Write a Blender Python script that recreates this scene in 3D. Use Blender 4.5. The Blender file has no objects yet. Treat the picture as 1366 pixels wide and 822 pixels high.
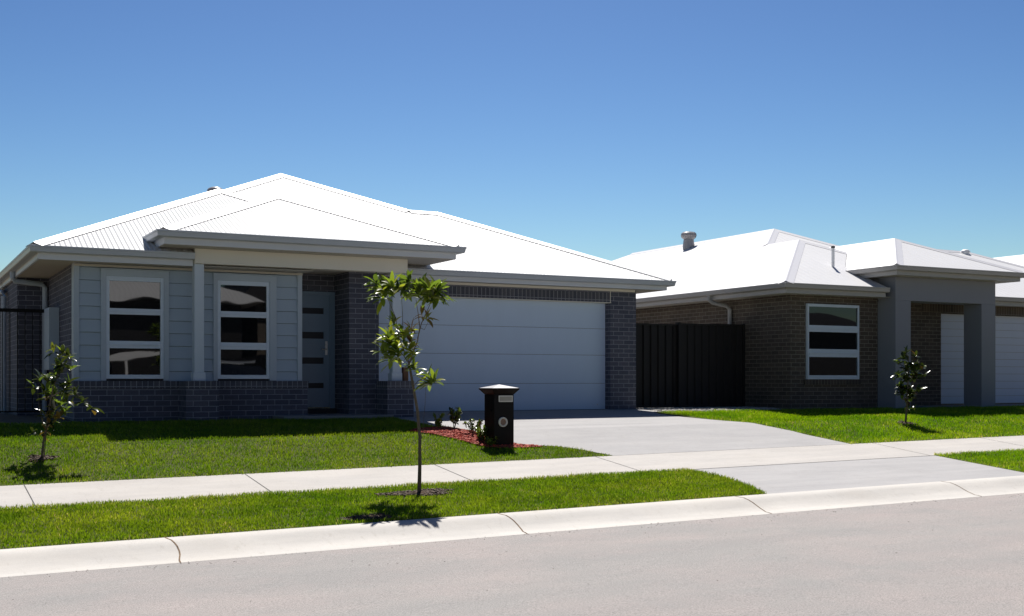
import bpy, math, random
import numpy as np
from mathutils import Vector, Matrix
random.seed(7); rng = np.random.default_rng(7)
sc = bpy.context.scene
col = sc.collection
R = math.radians

# ------------------------------------------------------------------ ground shape
PROF = [(-400,-.6),(-10,-.6),(-.3,-.72),(1.8,-.80),(1.93,-.80),(2.5,-.93),(6.4,-.86),(10.3,-.93),(10.42,-.925),(10.55,-.90),
        (10.7,-.845),(10.82,-.805),(10.95,-.795),(13.08,-.668),(14.3,-.53),(15.2,-.395),(16.2,-.205),(17,-.15),(17.8,-.09),
        (18.6,-.045),(19.6,-.006),(400,-.006)]
PY = np.array([p[0] for p in PROF]); PZ = np.array([p[1] for p in PROF])
def Gv(X, Y):
    X = np.asarray(X, float); Y = np.asarray(Y, float)
    w = np.clip((18.5-Y)/4.2, 0, 1)
    return np.interp(Y, PY, PZ) + .012*(np.clip(X, -60, 60)-7.4)*w
def G(x, y): return float(Gv(x, y))

# ------------------------------------------------------------------ materials
def mat(name, base=(.5,.5,.5), rough=.6, metal=0, spec=.5):
    m = bpy.data.materials.new(name); m.use_nodes = True
    b = m.node_tree.nodes['Principled BSDF']
    b.inputs['Base Color'].default_value = (*base, 1)
    b.inputs['Roughness'].default_value = rough
    b.inputs['Metallic'].default_value = metal
    b.inputs['Specular IOR Level'].default_value = spec
    return m
class NT:
    def __init__(s, m): s.t = m.node_tree; s.b = s.t.nodes['Principled BSDF']; s.m = m
    def n(s, typ, **kw):
        nd = s.t.nodes.new(typ)
        for k, v in kw.items():
            if k in nd.inputs.keys() if isinstance(k, str) else False: nd.inputs[k].default_value = v
            else: setattr(nd, k, v)
        return nd
    def l(s, a, b): s.t.links.new(a, b)
    def coord(s, kind='Object', scale=(1,1,1), rot=(0,0,0)):
        c = s.n('ShaderNodeTexCoord'); mp = s.n('ShaderNodeMapping')
        mp.inputs['Scale'].default_value = scale; mp.inputs['Rotation'].default_value = rot
        s.l(c.outputs[kind], mp.inputs['Vector']); return mp.outputs[0]
    def noise(s, vec, scale, detail=3, rough=.55):
        nz = s.n('ShaderNodeTexNoise'); nz.inputs['Scale'].default_value = scale
        nz.inputs['Detail'].default_value = detail; nz.inputs['Roughness'].default_value = rough
        s.l(vec, nz.inputs['Vector']); return nz.outputs['Fac']
    def ramp(s, fac, stops):
        r = s.n('ShaderNodeValToRGB'); e = r.color_ramp.elements
        while len(e) < len(stops): e.new(.5)
        for i, (p, c) in enumerate(stops): e[i].position = p; e[i].color = (*c, 1)
        s.l(fac, r.inputs[0]); return r.outputs[0]
    def mix(s, a, b, fac, mode='MIX'):
        mx = s.n('ShaderNodeMix'); mx.data_type = 'RGBA'; mx.blend_type = mode
        for idx, v in ((0, fac), (6, a), (7, b)):
            if hasattr(v, 'links'): s.l(v, mx.inputs[idx])
            else: mx.inputs[idx].default_value = (*v, 1) if isinstance(v, tuple) else v
        return mx.outputs[2]
    def bump(s, h, strength=.3, dist=.01):
        b = s.n('ShaderNodeBump'); b.inputs['Strength'].default_value = strength; b.inputs['Distance'].default_value = dist
        s.l(h, b.inputs['Height']); s.l(b.outputs[0], s.b.inputs['Normal'])
    def base(s, c): s.l(c, s.b.inputs['Base Color'])

def painted(name, c, rough=.45, var=.08, spec=.5, streak=True):
    m = mat(name, c, rough, 0, spec); t = NT(m)
    v = t.coord('Object', (1,1,.25) if streak else (1,1,1))
    f = t.noise(v, 2.2, 5, .6)
    t.base(t.mix(tuple(x*(1-var) for x in c), tuple(min(1, x*(1+var)) for x in c), f))
    t.bump(t.noise(t.coord('Object'), 90, 2), .04, .002)
    return m
def brick_mat(name, c1, c2, mortar, bw=.24, rh=.086, rot=False):
    m = mat(name, c1, .8, 0, .3); t = NT(m)
    uv = t.n('ShaderNodeUVMap'); mp = t.n('ShaderNodeMapping')
    t.l(uv.outputs[0], mp.inputs['Vector'])
    if rot: mp.inputs['Rotation'].default_value = (0,0,R(90))
    br = t.n('ShaderNodeTexBrick'); t.l(mp.outputs[0], br.inputs['Vector'])
    br.inputs['Scale'].default_value = 1; br.inputs['Brick Width'].default_value = bw; br.inputs['Row Height'].default_value = rh
    br.inputs['Mortar Size'].default_value = .0052; br.inputs['Mortar Smooth'].default_value = .15
    br.offset = 0 if rot else .5
    br.inputs['Color1'].default_value = (*c1,1); br.inputs['Color2'].default_value = (*c2,1); br.inputs['Mortar'].default_value = (*mortar,1)
    br.inputs['Bias'].default_value = -.1
    n1 = t.noise(mp.outputs[0], 1.3, 4); n2 = t.noise(mp.outputs[0], 45, 3)
    c = t.mix(br.outputs['Color'], t.ramp(n1, [(.3,(.72,.72,.74)),(.7,(1.15,1.13,1.1))]), .55, 'MULTIPLY')
    c = t.mix(c, t.ramp(n2, [(.3,(.75,.75,.75)),(.7,(1.2,1.2,1.2))]), .5, 'MULTIPLY')
    t.base(c)
    inv = t.n('ShaderNodeMath', operation='MULTIPLY_ADD'); t.l(br.outputs['Fac'], inv.inputs[0]); inv.inputs[1].default_value = -1; inv.inputs[2].default_value = 1
    t.bump(inv.outputs[0], .7, .006)
    return m
def roof_mat(name, c, period=.076, rough=.38, depth=.012):
    m = mat(name, c, rough, 0, .18); t = NT(m)
    uv = t.n('ShaderNodeUVMap'); sep = t.n('ShaderNodeSeparateXYZ'); t.l(uv.outputs[0], sep.inputs[0])
    a = t.n('ShaderNodeMath', operation='MULTIPLY'); t.l(sep.outputs[0], a.inputs[0]); a.inputs[1].default_value = 2*math.pi/period
    b = t.n('ShaderNodeMath', operation='SINE'); t.l(a.outputs[0], b.inputs[0])
    t.bump(b.outputs[0], .5, depth)
    f = t.noise(t.coord('Object', (1,1,1)), .9, 5)
    t.base(t.mix(tuple(x*.93 for x in c), tuple(min(.9, x*1.05) for x in c), f))
    return m
def concrete_mat(name, c, stain=(.36,.33,.29), amt=.35, sc1=1.0, speck=.25):
    m = mat(name, c, .85, 0, .3); t = NT(m)
    v = t.coord('Object'); v2 = t.coord('Object', (.35,1.6,1))
    f1 = t.noise(v, 1.1*sc1, 6, .62); f2 = t.noise(v, 160, 2); f3 = t.noise(v2, 2.3*sc1, 5, .65)
    cc = t.mix(c, stain, t.ramp(f1, [(.45,(0,0,0)),(.8,(amt,)*3)]))
    cc = t.mix(cc, t.ramp(f3, [(.35,(.84,.84,.85)),(.65,(1.06,1.05,1.04))]), .6, 'MULTIPLY')
    cc = t.mix(cc, t.ramp(f2, [(.35,(.7,.7,.7)),(.6,(1.12,1.12,1.12))]), speck, 'MULTIPLY')
    f5 = t.noise(t.coord('Object', (2.2,.9,1)), 7, 7, .72)
    cc = t.mix(cc, t.ramp(f5, [(.28,(.80,.78,.75)),(.42,(1,1,1)),(.75,(1.03,1.03,1.03))]), .75, 'MULTIPLY')
    f6 = t.noise(v, 38, 4, .6); cc = t.mix(cc, t.ramp(f6, [(.22,(.62,.6,.57)),(.34,(1,1,1))]), .6, 'MULTIPLY')
    t.base(cc); t.bump(f2, .25, .003)
    return m
M = {}
M['siding'] = painted('weatherboard_paint', (.38,.46,.55), .5)
M['trim'] = painted('window_surround_paint', (.42,.49,.57), .5)
M['frame'] = painted('window_frame_paint', (.60,.69,.80), .35)
M['gutter'] = painted('gutter_paint', (.46,.50,.55), .38, .05)
M['fascia'] = painted('fascia_paint', (.62,.65,.70), .42, .05)
M['soffit'] = painted('soffit_paint', (.50,.47,.42), .6, .05)
M['beam'] = painted('cream_beam_paint', (.74,.71,.63), .55, .05)
M['column'] = painted('column_paint', (.56,.64,.73), .5, .04)
M['garage'] = painted('garage_door_paint', (.58,.70,.86), .42, .05)
M['garage2'] = painted('pale_roller_paint', (.62,.67,.80), .42, .05)
M['door'] = painted('door_paint', (.15,.22,.30), .4, .05)
M['render'] = painted('cement_render', (.27,.28,.32), .85, .06, .2, False)
M['gutter2'] = painted('warm_grey_gutter_paint', (.40,.39,.38), .4, .05)
M['black'] = painted('black_powdercoat', (.006,.006,.007), .5, .1, .15)
M['fence'] = painted('charcoal_fence_steel', (.022,.020,.020), .5, .12, .3)
M['steel'] = mat('brushed_steel', (.6,.6,.6), .35, .9)
M['silver'] = painted('silver_plate', (.66,.66,.63), .35, .05)
M['dark'] = mat('dark_gap', (.03,.03,.033), .8)  # for real joints, and for shade coloured into gaps and grooves
M['white_steel'] = painted('white_metal', (.88,.88,.88), .4, .03)
M['vent'] = painted('galvanised_vent', (.33,.32,.33), .35, .15)
M['brick'] = brick_mat('charcoal_brick', (.074,.080,.112), (.112,.115,.148), (.29,.30,.35))
M['brick_s'] = brick_mat('charcoal_brick_on_end', (.075,.080,.105), (.115,.115,.135), (.32,.33,.36), .24, .086, True)
M['brick2'] = brick_mat('brown_brick', (.085,.070,.056), (.125,.10,.078), (.29,.26,.22))
M['brick2_s'] = brick_mat('brown_brick_on_end', (.072,.058,.045), (.12,.09,.065), (.24,.21,.17), .24, .086, True)
M['roof'] = roof_mat('white_corrugated_steel', (.62,.63,.645), .076, .5)
M['roof2'] = roof_mat('white_tray_roof_steel', (.66,.66,.67), .2, .45, .006)
M['cap'] = painted('roof_capping', (.70,.71,.72), .4, .03)
M['cap2'] = painted('grey_roof_capping', (.60,.60,.63), .45, .03)
M['path'] = concrete_mat('pale_footpath_concrete', (.46,.44,.42), (.39,.36,.32), .3)
M['kerb'] = concrete_mat('kerb_concrete', (.55,.53,.50), (.46,.41,.35), .35)
M['drive'] = concrete_mat('grey_driveway_concrete', (.36,.355,.36), (.30,.29,.29), .35, 1.0)
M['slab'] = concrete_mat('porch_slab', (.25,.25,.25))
def asphalt():
    m = mat('pale_worn_asphalt', (.2,.2,.2), .9, 0, .25); t = NT(m)
    v = t.coord('Object'); vs = t.coord('Object', (.10,1,1))
    f1 = t.noise(v, .8, 7, .65); f2 = t.noise(vs, 1.3, 5, .6); f3 = t.noise(v, 85, 3, .7); f4 = t.noise(v, 260, 2)
    c = t.mix((.272,.262,.256), (.325,.288,.278), t.ramp(f1, [(.4,(0,0,0)),(.72,(1,1,1))]))
    c = t.mix(c, t.ramp(f2, [(.3,(.88,.89,.90)),(.7,(1.08,1.07,1.06))]), .6, 'MULTIPLY')
    c = t.mix(c, t.ramp(f3, [(.3,(.5,.5,.5)),(.48,(1,1,1)),(.7,(1.4,1.4,1.38))]), .75, 'MULTIPLY')
    c = t.mix(c, t.ramp(f4, [(.34,(.35,.35,.35)),(.48,(1.06,1.06,1.06))]), .6, 'MULTIPLY')
    t.base(c); t.bump(f3, .5, .006); return m
M['road'] = asphalt()
def soil(name, a, b, s=6, bs=.5):
    m = mat(name, a, .95, 0, .2); t = NT(m); v = t.coord('Object')
    f = t.noise(v, s, 8, .7); t.base(t.mix(a, b, t.ramp(f, [(.35,(0,0,0)),(.65,(1,1,1))]))); t.bump(f, bs, .03); return m
M['earth'] = soil('bare_earth', (.11,.085,.055), (.17,.14,.10))
M['thatch'] = soil('turf_thatch', (.045,.06,.015), (.085,.085,.03), 14)
M['soil'] = soil('dark_soil', (.03,.018,.011), (.09,.055,.032), 20)
M['gravel'] = soil('pale_gravel', (.35,.34,.32), (.55,.53,.50), 30)
def glass(name):
    m = mat(name, (.006,.007,.009), .015, 0, .5); t = NT(m)
    m.node_tree.nodes['Principled BSDF'].inputs['IOR'].default_value = 1.75
    t.bump(t.noise(t.coord('Object', (1,1,1.6)), 1.1, 1), .25, .006); return m
M['glass'] = glass('window_glass')
M['dglass'] = mat('obscure_door_glass', (.01,.012,.018), .45, 0, .3)
def foliage(name, a, b, rough=.35, trans=.35, attr='tint', spec=.5, tcol=None):
    m = mat(name, a, rough, 0, spec); t = NT(m)
    at = t.n('ShaderNodeAttribute'); at.attribute_name = attr
    c = t.mix(a, b, at.outputs['Fac']); t.base(c)
    tr = t.n('ShaderNodeBsdfTranslucent'); t.l(t.mix(c, tcol or (1.5,1.6,.6), 1.0, 'MULTIPLY'), tr.inputs['Color'])
    mx = t.n('ShaderNodeMixShader'); mx.inputs[0].default_value = trans
    t.l(t.b.outputs[0], mx.inputs[1]); t.l(tr.outputs[0], mx.inputs[2])
    t.l(mx.outputs[0], t.t.nodes['Material Output'].inputs[0]); return m
def grassmat(name, stops, trans=.4):
    m = mat(name, (.1,.2,.03), .5, 0, .3); t = NT(m)
    at = t.n('ShaderNodeAttribute'); at.attribute_name = 'tint'
    c = t.ramp(at.outputs['Fac'], stops)
    n = t.noise(t.coord('Object'), .9, 4, .6)
    c = t.mix(c, t.ramp(n, [(.32,(.72,.86,.6)),(.68,(1.3,1.12,1.5))]), .9, 'MULTIPLY')
    n3 = t.noise(t.coord('Object', (1,1.5,1)), 3.4, 5, .65); n4 = t.noise(t.coord('Object'), .45, 3, .5)
    c = t.mix(c, t.ramp(n3, [(.34,(.66,.74,.6)),(.5,(1,1,1)),(.68,(1.32,1.18,1.9))]), .85, 'MULTIPLY')
    c = t.mix(c, t.ramp(n4, [(.35,(.85,.92,.8)),(.65,(1.15,1.08,1.2))]), .8, 'MULTIPLY')
    t.base(c)
    tr = t.n('ShaderNodeBsdfTranslucent'); t.l(t.mix(c, (1.5,1.6,.8), 1.0, 'MULTIPLY'), tr.inputs['Color'])
    mx = t.n('ShaderNodeMixShader'); mx.inputs[0].default_value = trans
    t.l(t.b.outputs[0], mx.inputs[1]); t.l(tr.outputs[0], mx.inputs[2])
    t.l(mx.outputs[0], t.t.nodes['Material Output'].inputs[0]); return m
GS = [(0,(.095,.155,.006)),(.45,(.175,.265,.009)),(.8,(.24,.33,.018)),(.9,(.31,.33,.06)),(1,(.38,.31,.15))]
M['grass'] = grassmat('turf_blades', GS)
M['grass2'] = grassmat('bright_turf_blades', [(0,(.09,.19,.003)),(.45,(.20,.34,.004)),(.8,(.32,.43,.006)),(.9,(.40,.43,.07)),(1,(.46,.36,.16))])
M['leaf'] = foliage('glossy_leaf', (.055,.085,.022), (.14,.19,.045), .26, .42)
M['leaf_y'] = foliage('young_leaf', (.13,.20,.03), (.26,.26,.04), .35, .45)
M['leaf_d'] = foliage('dark_glossy_leaf', (.018,.032,.010), (.05,.065,.016), .22, .2, spec=.9)
M['leaf_b'] = foliage('bronze_leaf', (.10,.05,.02), (.20,.14,.04), .3, .3)
def bark():
    m = mat('bark', (.14,.11,.08), .85, 0, .2); t = NT(m); v = t.coord('Object', (1,1,.3))
    f = t.noise(v, 60, 5); t.base(t.mix((.075,.058,.042), (.20,.165,.125), f)); t.bump(f, .5, .004); return m
M['bark'] = bark()
M['mulch'] = foliage('red_mulch_chip', (.24,.022,.012), (.55,.10,.055), .8, .0)
M['chip'] = foliage('brown_mulch_chip', (.03,.018,.010), (.13,.08,.045), .8, .0)
M['pebble'] = foliage('pale_pebble', (.30,.29,.27), (.60,.58,.54), .8, .0)
M['disc'] = soil('bronze_mesh', (.24,.15,.12), (.36,.26,.22), 60)
M['pale'] = painted('pale_wall', (.55,.52,.47), .8)
M['tyre'] = mat('rubber', (.02,.02,.02), .8)
M['carpaint'] = mat('car_paint', (.55,.57,.6), .2, .2)

# ------------------------------------------------------------------ object helpers
def tag(o, label=None, cat=None, group=None, kind=None):
    if label: o['label'] = label
    if cat: o['category'] = cat
    if group: o['group'] = group
    if kind: o['kind'] = kind
    return o
def empty(name, loc, label, cat, group=None):
    o = bpy.data.objects.new(name, None); col.objects.link(o); o.location = loc
    o.empty_display_size = .3
    return tag(o, label, cat, group)
def root_of(o):
    while o.parent: o = o.parent
    return o
class MB:
    def __init__(s): s.v = []; s.f = []; s.uv = []; s.mi = []; s.tint = []; s.smooth = False
    def face(s, pts, uv=None, mi=0, tint=.5):
        i = len(s.v); s.v += [tuple(p) for p in pts]; s.f.append(tuple(range(i, i+len(pts))))
        if uv is None:
            a, b, c = Vector(pts[0]), Vector(pts[1]), Vector(pts[2])
            n = (b-a).cross(c-a)
            ax = max(range(3), key=lambda k: abs(n[k]))
            uv = [(p[1], p[2]) if ax == 0 else (p[0], p[2]) if ax == 1 else (p[0], p[1]) for p in pts]
        s.uv.append(uv); s.mi.append(mi); s.tint.append(tint); return s
    def box(s, x0, x1, y0, y1, z0, z1, mi=0):
        p = [(x0,y0,z0),(x1,y0,z0),(x1,y1,z0),(x0,y1,z0),(x0,y0,z1),(x1,y0,z1),(x1,y1,z1),(x0,y1,z1)]
        for q in ((0,1,5,4),(2,3,7,6),(3,0,4,7),(1,2,6,5),(4,5,6,7),(3,2,1,0)): s.face([p[k] for k in q], None, mi)
        return s
    def tube(s, path, r, n=8, mi=0, caps=True):
        path = [Vector(p) for p in path]; rs = r if isinstance(r, (list, tuple)) else [r]*len(path)
        rings = []; up = Vector((.13,.27,.95)).normalized(); L = 0
        for i, p in enumerate(path):
            d = (path[min(i+1, len(path)-1)]-path[max(i-1, 0)]).normalized()
            a = d.cross(up);
            if a.length < .1: a = d.cross(Vector((1,0,0)))
            a.normalize(); b = d.cross(a).normalized()
            rings.append([p+(a*math.cos(2*math.pi*k/n)+b*math.sin(2*math.pi*k/n))*rs[i] for k in range(n)])
        for i in range(len(path)-1):
            for k in range(n):
                k2 = (k+1) % n
                s.face([rings[i][k], rings[i][k2], rings[i+1][k2], rings[i+1][k]], None, mi)
        if caps: s.face(rings[0][::-1], None, mi); s.face(rings[-1], None, mi)
        return s
    def lathe(s, c, prof, n=20, mi=0, axis='z'):
        c = Vector(c); rings = []
        for r, h in prof:
            ring = []
            for k in range(n):
                a = 2*math.pi*k/n
                ring.append(c + (Vector((r*math.cos(a), r*math.sin(a), h)) if axis == 'z' else Vector((r*math.cos(a), -h, r*math.sin(a))) if axis == 'y' else Vector((h, r*math.cos(a), r*math.sin(a)))))
            rings.append(ring)
        for i in range(len(rings)-1):
            for k in range(n):
                k2 = (k+1) % n; s.face([rings[i][k], rings[i][k2], rings[i+1][k2], rings[i+1][k]], None, mi)
        s.face(rings[0][::-1], None, mi); s.face(rings[-1], None, mi); return s
    def sweep(s, path, prof, closed_prof=True, mi=0):
        """plan path (x,y); prof of (outward offset, z); outward = right-hand side of travel"""
        P = [Vector(p) for p in path]; offs = []
        for i, p in enumerate(P):
            d0 = (P[i]-P[i-1]).normalized() if i else None
            d1 = (P[i+1]-P[i]).normalized() if i < len(P)-1 else None
            d0 = d0 or d1; d1 = d1 or d0
            n0 = Vector((d0.y, -d0.x)); n1 = Vector((d1.y, -d1.x)); m = (n0+n1)/(1+n0.dot(n1)); offs.append(m)
        rings = [[(P[i].x+offs[i].x*o, P[i].y+offs[i].y*o, z) for o, z in prof] for i in range(len(P))]
        m = len(prof)
        for i in range(len(P)-1):
            for k in range(m if closed_prof else m-1):
                k2 = (k+1) % m; s.face([rings[i][k], rings[i][k2], rings[i+1][k2], rings[i+1][k]], None, mi)
        s.face(rings[0][::-1], None, mi); s.face(rings[-1], None, mi); return s
    def build(s, name, mats, parent=None, smooth=False, bevel=0, keep=False):
        if not isinstance(mats, (list, tuple)): mats = [mats]
        org = root_of(parent).location if parent else Vector((0,0,0))
        verts = [(x-org.x, y-org.y, z-org.z) for x, y, z in s.v]
        me = bpy.data.meshes.new(name); me.from_pydata(verts, [], s.f)
        uvl = me.uv_layers.new(name='UVMap'); flat = [c for f in s.uv for p in f for c in p]; uvl.data.foreach_set('uv', flat)
        for m_ in mats: me.materials.append(m_)
        me.polygons.foreach_set('material_index', s.mi)
        ta = me.attributes.new('tint', 'FLOAT', 'FACE'); ta.data.foreach_set('value', s.tint)
        if smooth or bevel:
            import bmesh
            bm = bmesh.new(); bm.from_mesh(me); bmesh.ops.remove_doubles(bm, verts=bm.verts, dist=1e-5)
            if not keep: bmesh.ops.recalc_face_normals(bm, faces=bm.faces)
            bm.to_mesh(me); bm.free()
        if smooth:
            me.polygons.foreach_set('use_smooth', [True]*len(me.polygons))
            try: me.set_sharp_from_angle(angle=R(40))
            except Exception: pass
        o = bpy.data.objects.new(name, me); col.objects.link(o)
        if parent: o.parent = parent
        if bevel:
            md = o.modifiers.new('bevel', 'BEVEL'); md.width = bevel; md.segments = 2; md.limit_method = 'ANGLE'
        return o

# ------------------------------------------------------------------ ground surfaces
def strip_surface(name, material, yrows, left, right, dz, nx=24, label=None, kind='structure', skirt=0):
    mb_v = []; mb_f = []
    for y in yrows:
        a, b = left(y), right(y)
        for i in range(nx+1):
            x = a+(b-a)*i/nx; mb_v.append((x, y, G(x, y)+dz))
    W = nx+1
    for j in range(len(yrows)-1):
        for i in range(nx): k = j*W+i; mb_f.append((k, k+1, k+W+1, k+W))
    if skirt:
        base = len(mb_v); per = [i for i in range(W)] + [j*W+nx for j in range(1, len(yrows))] + [(len(yrows)-1)*W+i for i in range(nx-1, -1, -1)] + [j*W for j in range(len(yrows)-2, 0, -1)]
        for p in per: x, y, z = mb_v[p]; mb_v.append((x, y, z-skirt))
        for q in range(len(per)):
            q2 = (q+1) % len(per); mb_f.append((per[q2], per[q], base+q, base+q2))
    me = bpy.data.meshes.new(name); me.from_pydata(mb_v, [], mb_f); me.materials.append(material)
    o = bpy.data.objects.new(name, me); col.objects.link(o); tag(o, kind=kind)
    return o
def rows(a, b, step): 
    n = max(1, round((b-a)/step)); ys = [a+(b-a)*i/n for i in range(n+1)]
    return sorted(set([round(y, 4) for y in ys]+[p[0] for p in PROF if a < p[0] < b]))
def lin(pts):
    ys = [p[1] for p in pts]; xs = [p[0] for p in pts]
    o = np.argsort(ys); ys = np.array(ys)[o]; xs = np.array(xs)[o]
    return lambda y: float(np.interp(y, ys, xs))
XL, XR = -30, 60
ter = rows(-20, 30, .25)
ter = [-400,-200,-100,-50] + ter + [45,70,110,200,400]
strip_surface('ground', M['earth'], ter, lambda y: -400, lambda y: 400, -.03, 160)
strip_surface('road', M['road'], rows(2.5, 10.3, .4), lambda y: XL*3, lambda y: XR*2, 0, 30)
PN = 13.08
strip_surface('footpath', M['path'], rows(PN, 14.3, .3), lambda y: XL, lambda y: XR, .004, 60, skirt=.03)
dl = lin([(9.2,14.3),(8.95,14.8),(8.72,15.1),(8.42,15.2),(8.17,15.3),(8.08,15.6),(7.98,16.0),(7.82,16.3),(7.76,16.8),(7.6,17.0),(7.55,17.7),(7.5,18.0),(7.46,20)])
dr = lin([(13.73,14.3),(13.56,15.5),(13.05,16.75),(12.78,17.6),(12.8,18.3),(13.25,19.2),(13.25,20)])
strip_surface('driveway', M['drive'], rows(14.3, 19.9, .12), dl, dr, .006, 24)
al = lin([(9.2,10.95),(9.47,11.6),(9.66,12.4),(9.66,13.08)]); ar = lin([(13.88,10.95),(14.12,12.2),(14.3,13.08)])
strip_surface('driveway_crossing', M['drive'], rows(10.95, PN, .15), al, ar, .002, 24)
strip_surface('gravel_strip', M['gravel'], rows(18.55, 26, .3), lambda y: 13.26, lambda y: 16.6, -.004, 12)
strip_surface('garage_apron', M['drive'], rows(17.6, 19.9, .3), lambda y: 21.6, lambda y: 27, .006, 6)
# kerb
kb = MB(); kx = [XL+i*.5 for i in range(int((XR-XL)/.5)+1)]
kp = [(10.3,-.003),(10.36,.002),(10.42,.0),(10.48,.001),(10.55,.0),(10.62,-.004),(10.7,.0),(10.76,.004),(10.82,.003),(10.88,.002),(10.95,.002)]
for i in range(len(kx)-1):
    for (ya, da), (yb, db) in zip(kp, kp[1:]):
        x0, x1 = kx[i], kx[i+1]
        kb.face([(x0,ya,G(x0,ya)+da+.004),(x1,ya,G(x1,ya)+da+.004),(x1,yb,G(x1,yb)+db+.004),(x0,yb,G(x0,yb)+db+.004)])
tag(kb.build('kerb', M['kerb'], smooth=True), kind='structure')
kj = MB()
for xj in (-1.15, 2.26, 5.65, 8.75, 12.1, 15.5, 18.9):
    for (ya, da), (yb, db) in zip(kp, kp[1:]):
        wob = .03*math.sin(ya*9)
        x0, x1 = xj-.007+wob, xj+.007+.03*math.sin(yb*9)
        kj.face([(xj-.007+.03*math.sin(ya*9),ya,G(x0,ya)+da+.0065),(xj+.007+.03*math.sin(ya*9),ya,G(x0,ya)+da+.0065),(x1,yb,G(x1,yb)+db+.0065),(xj-.007+.03*math.sin(yb*9),yb,G(x1,yb)+db+.0065)])
M['joint'] = soil('rusty_joint_sealant', (.10,.075,.055), (.27,.18,.11), 25, .2)
tag(kj.build('kerb_joints', M['joint']), kind='structure')
pj = MB()
for xj in (-1.15,1.365,3.87,6.4,8.9,14.2,16.7,19.2):
    for a in np.arange(PN, 14.29, .1):
        b = min(a+.1, 14.3); pj.face([(xj-.005,a,G(xj,a)+.0075),(xj+.005,a,G(xj,a)+.0075),(xj+.005,b,G(xj,b)+.0075),(xj-.005,b,G(xj,b)+.0075)])
for (x0, x1) in ((9.7,14.25),):                      # joint where the crossing meets the footpath
    for x in np.arange(x0, x1, .25): pj.face([(x,PN-.006,G(x,PN)+.0078),(x+.25,PN-.006,G(x+.25,PN)+.0078),(x+.25,PN+.006,G(x+.25,PN)+.0078),(x,PN+.006,G(x,PN)+.0078)])
for yy, l_, r_ in ((16.6,dl,dr),(19.0,dl,dr)):
    xs = np.linspace(l_(yy), r_(yy), 24)
    for x0, x1 in zip(xs, xs[1:]): pj.face([(x0,yy-.004,G(x0,yy)+.0085),(x1,yy-.004,G(x1,yy)+.0085),(x1,yy+.004,G(x1,yy)+.0085),(x0,yy+.004,G(x0,yy)+.0085)])
tag(pj.build('path_joints', M['dark']), kind='structure')

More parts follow.
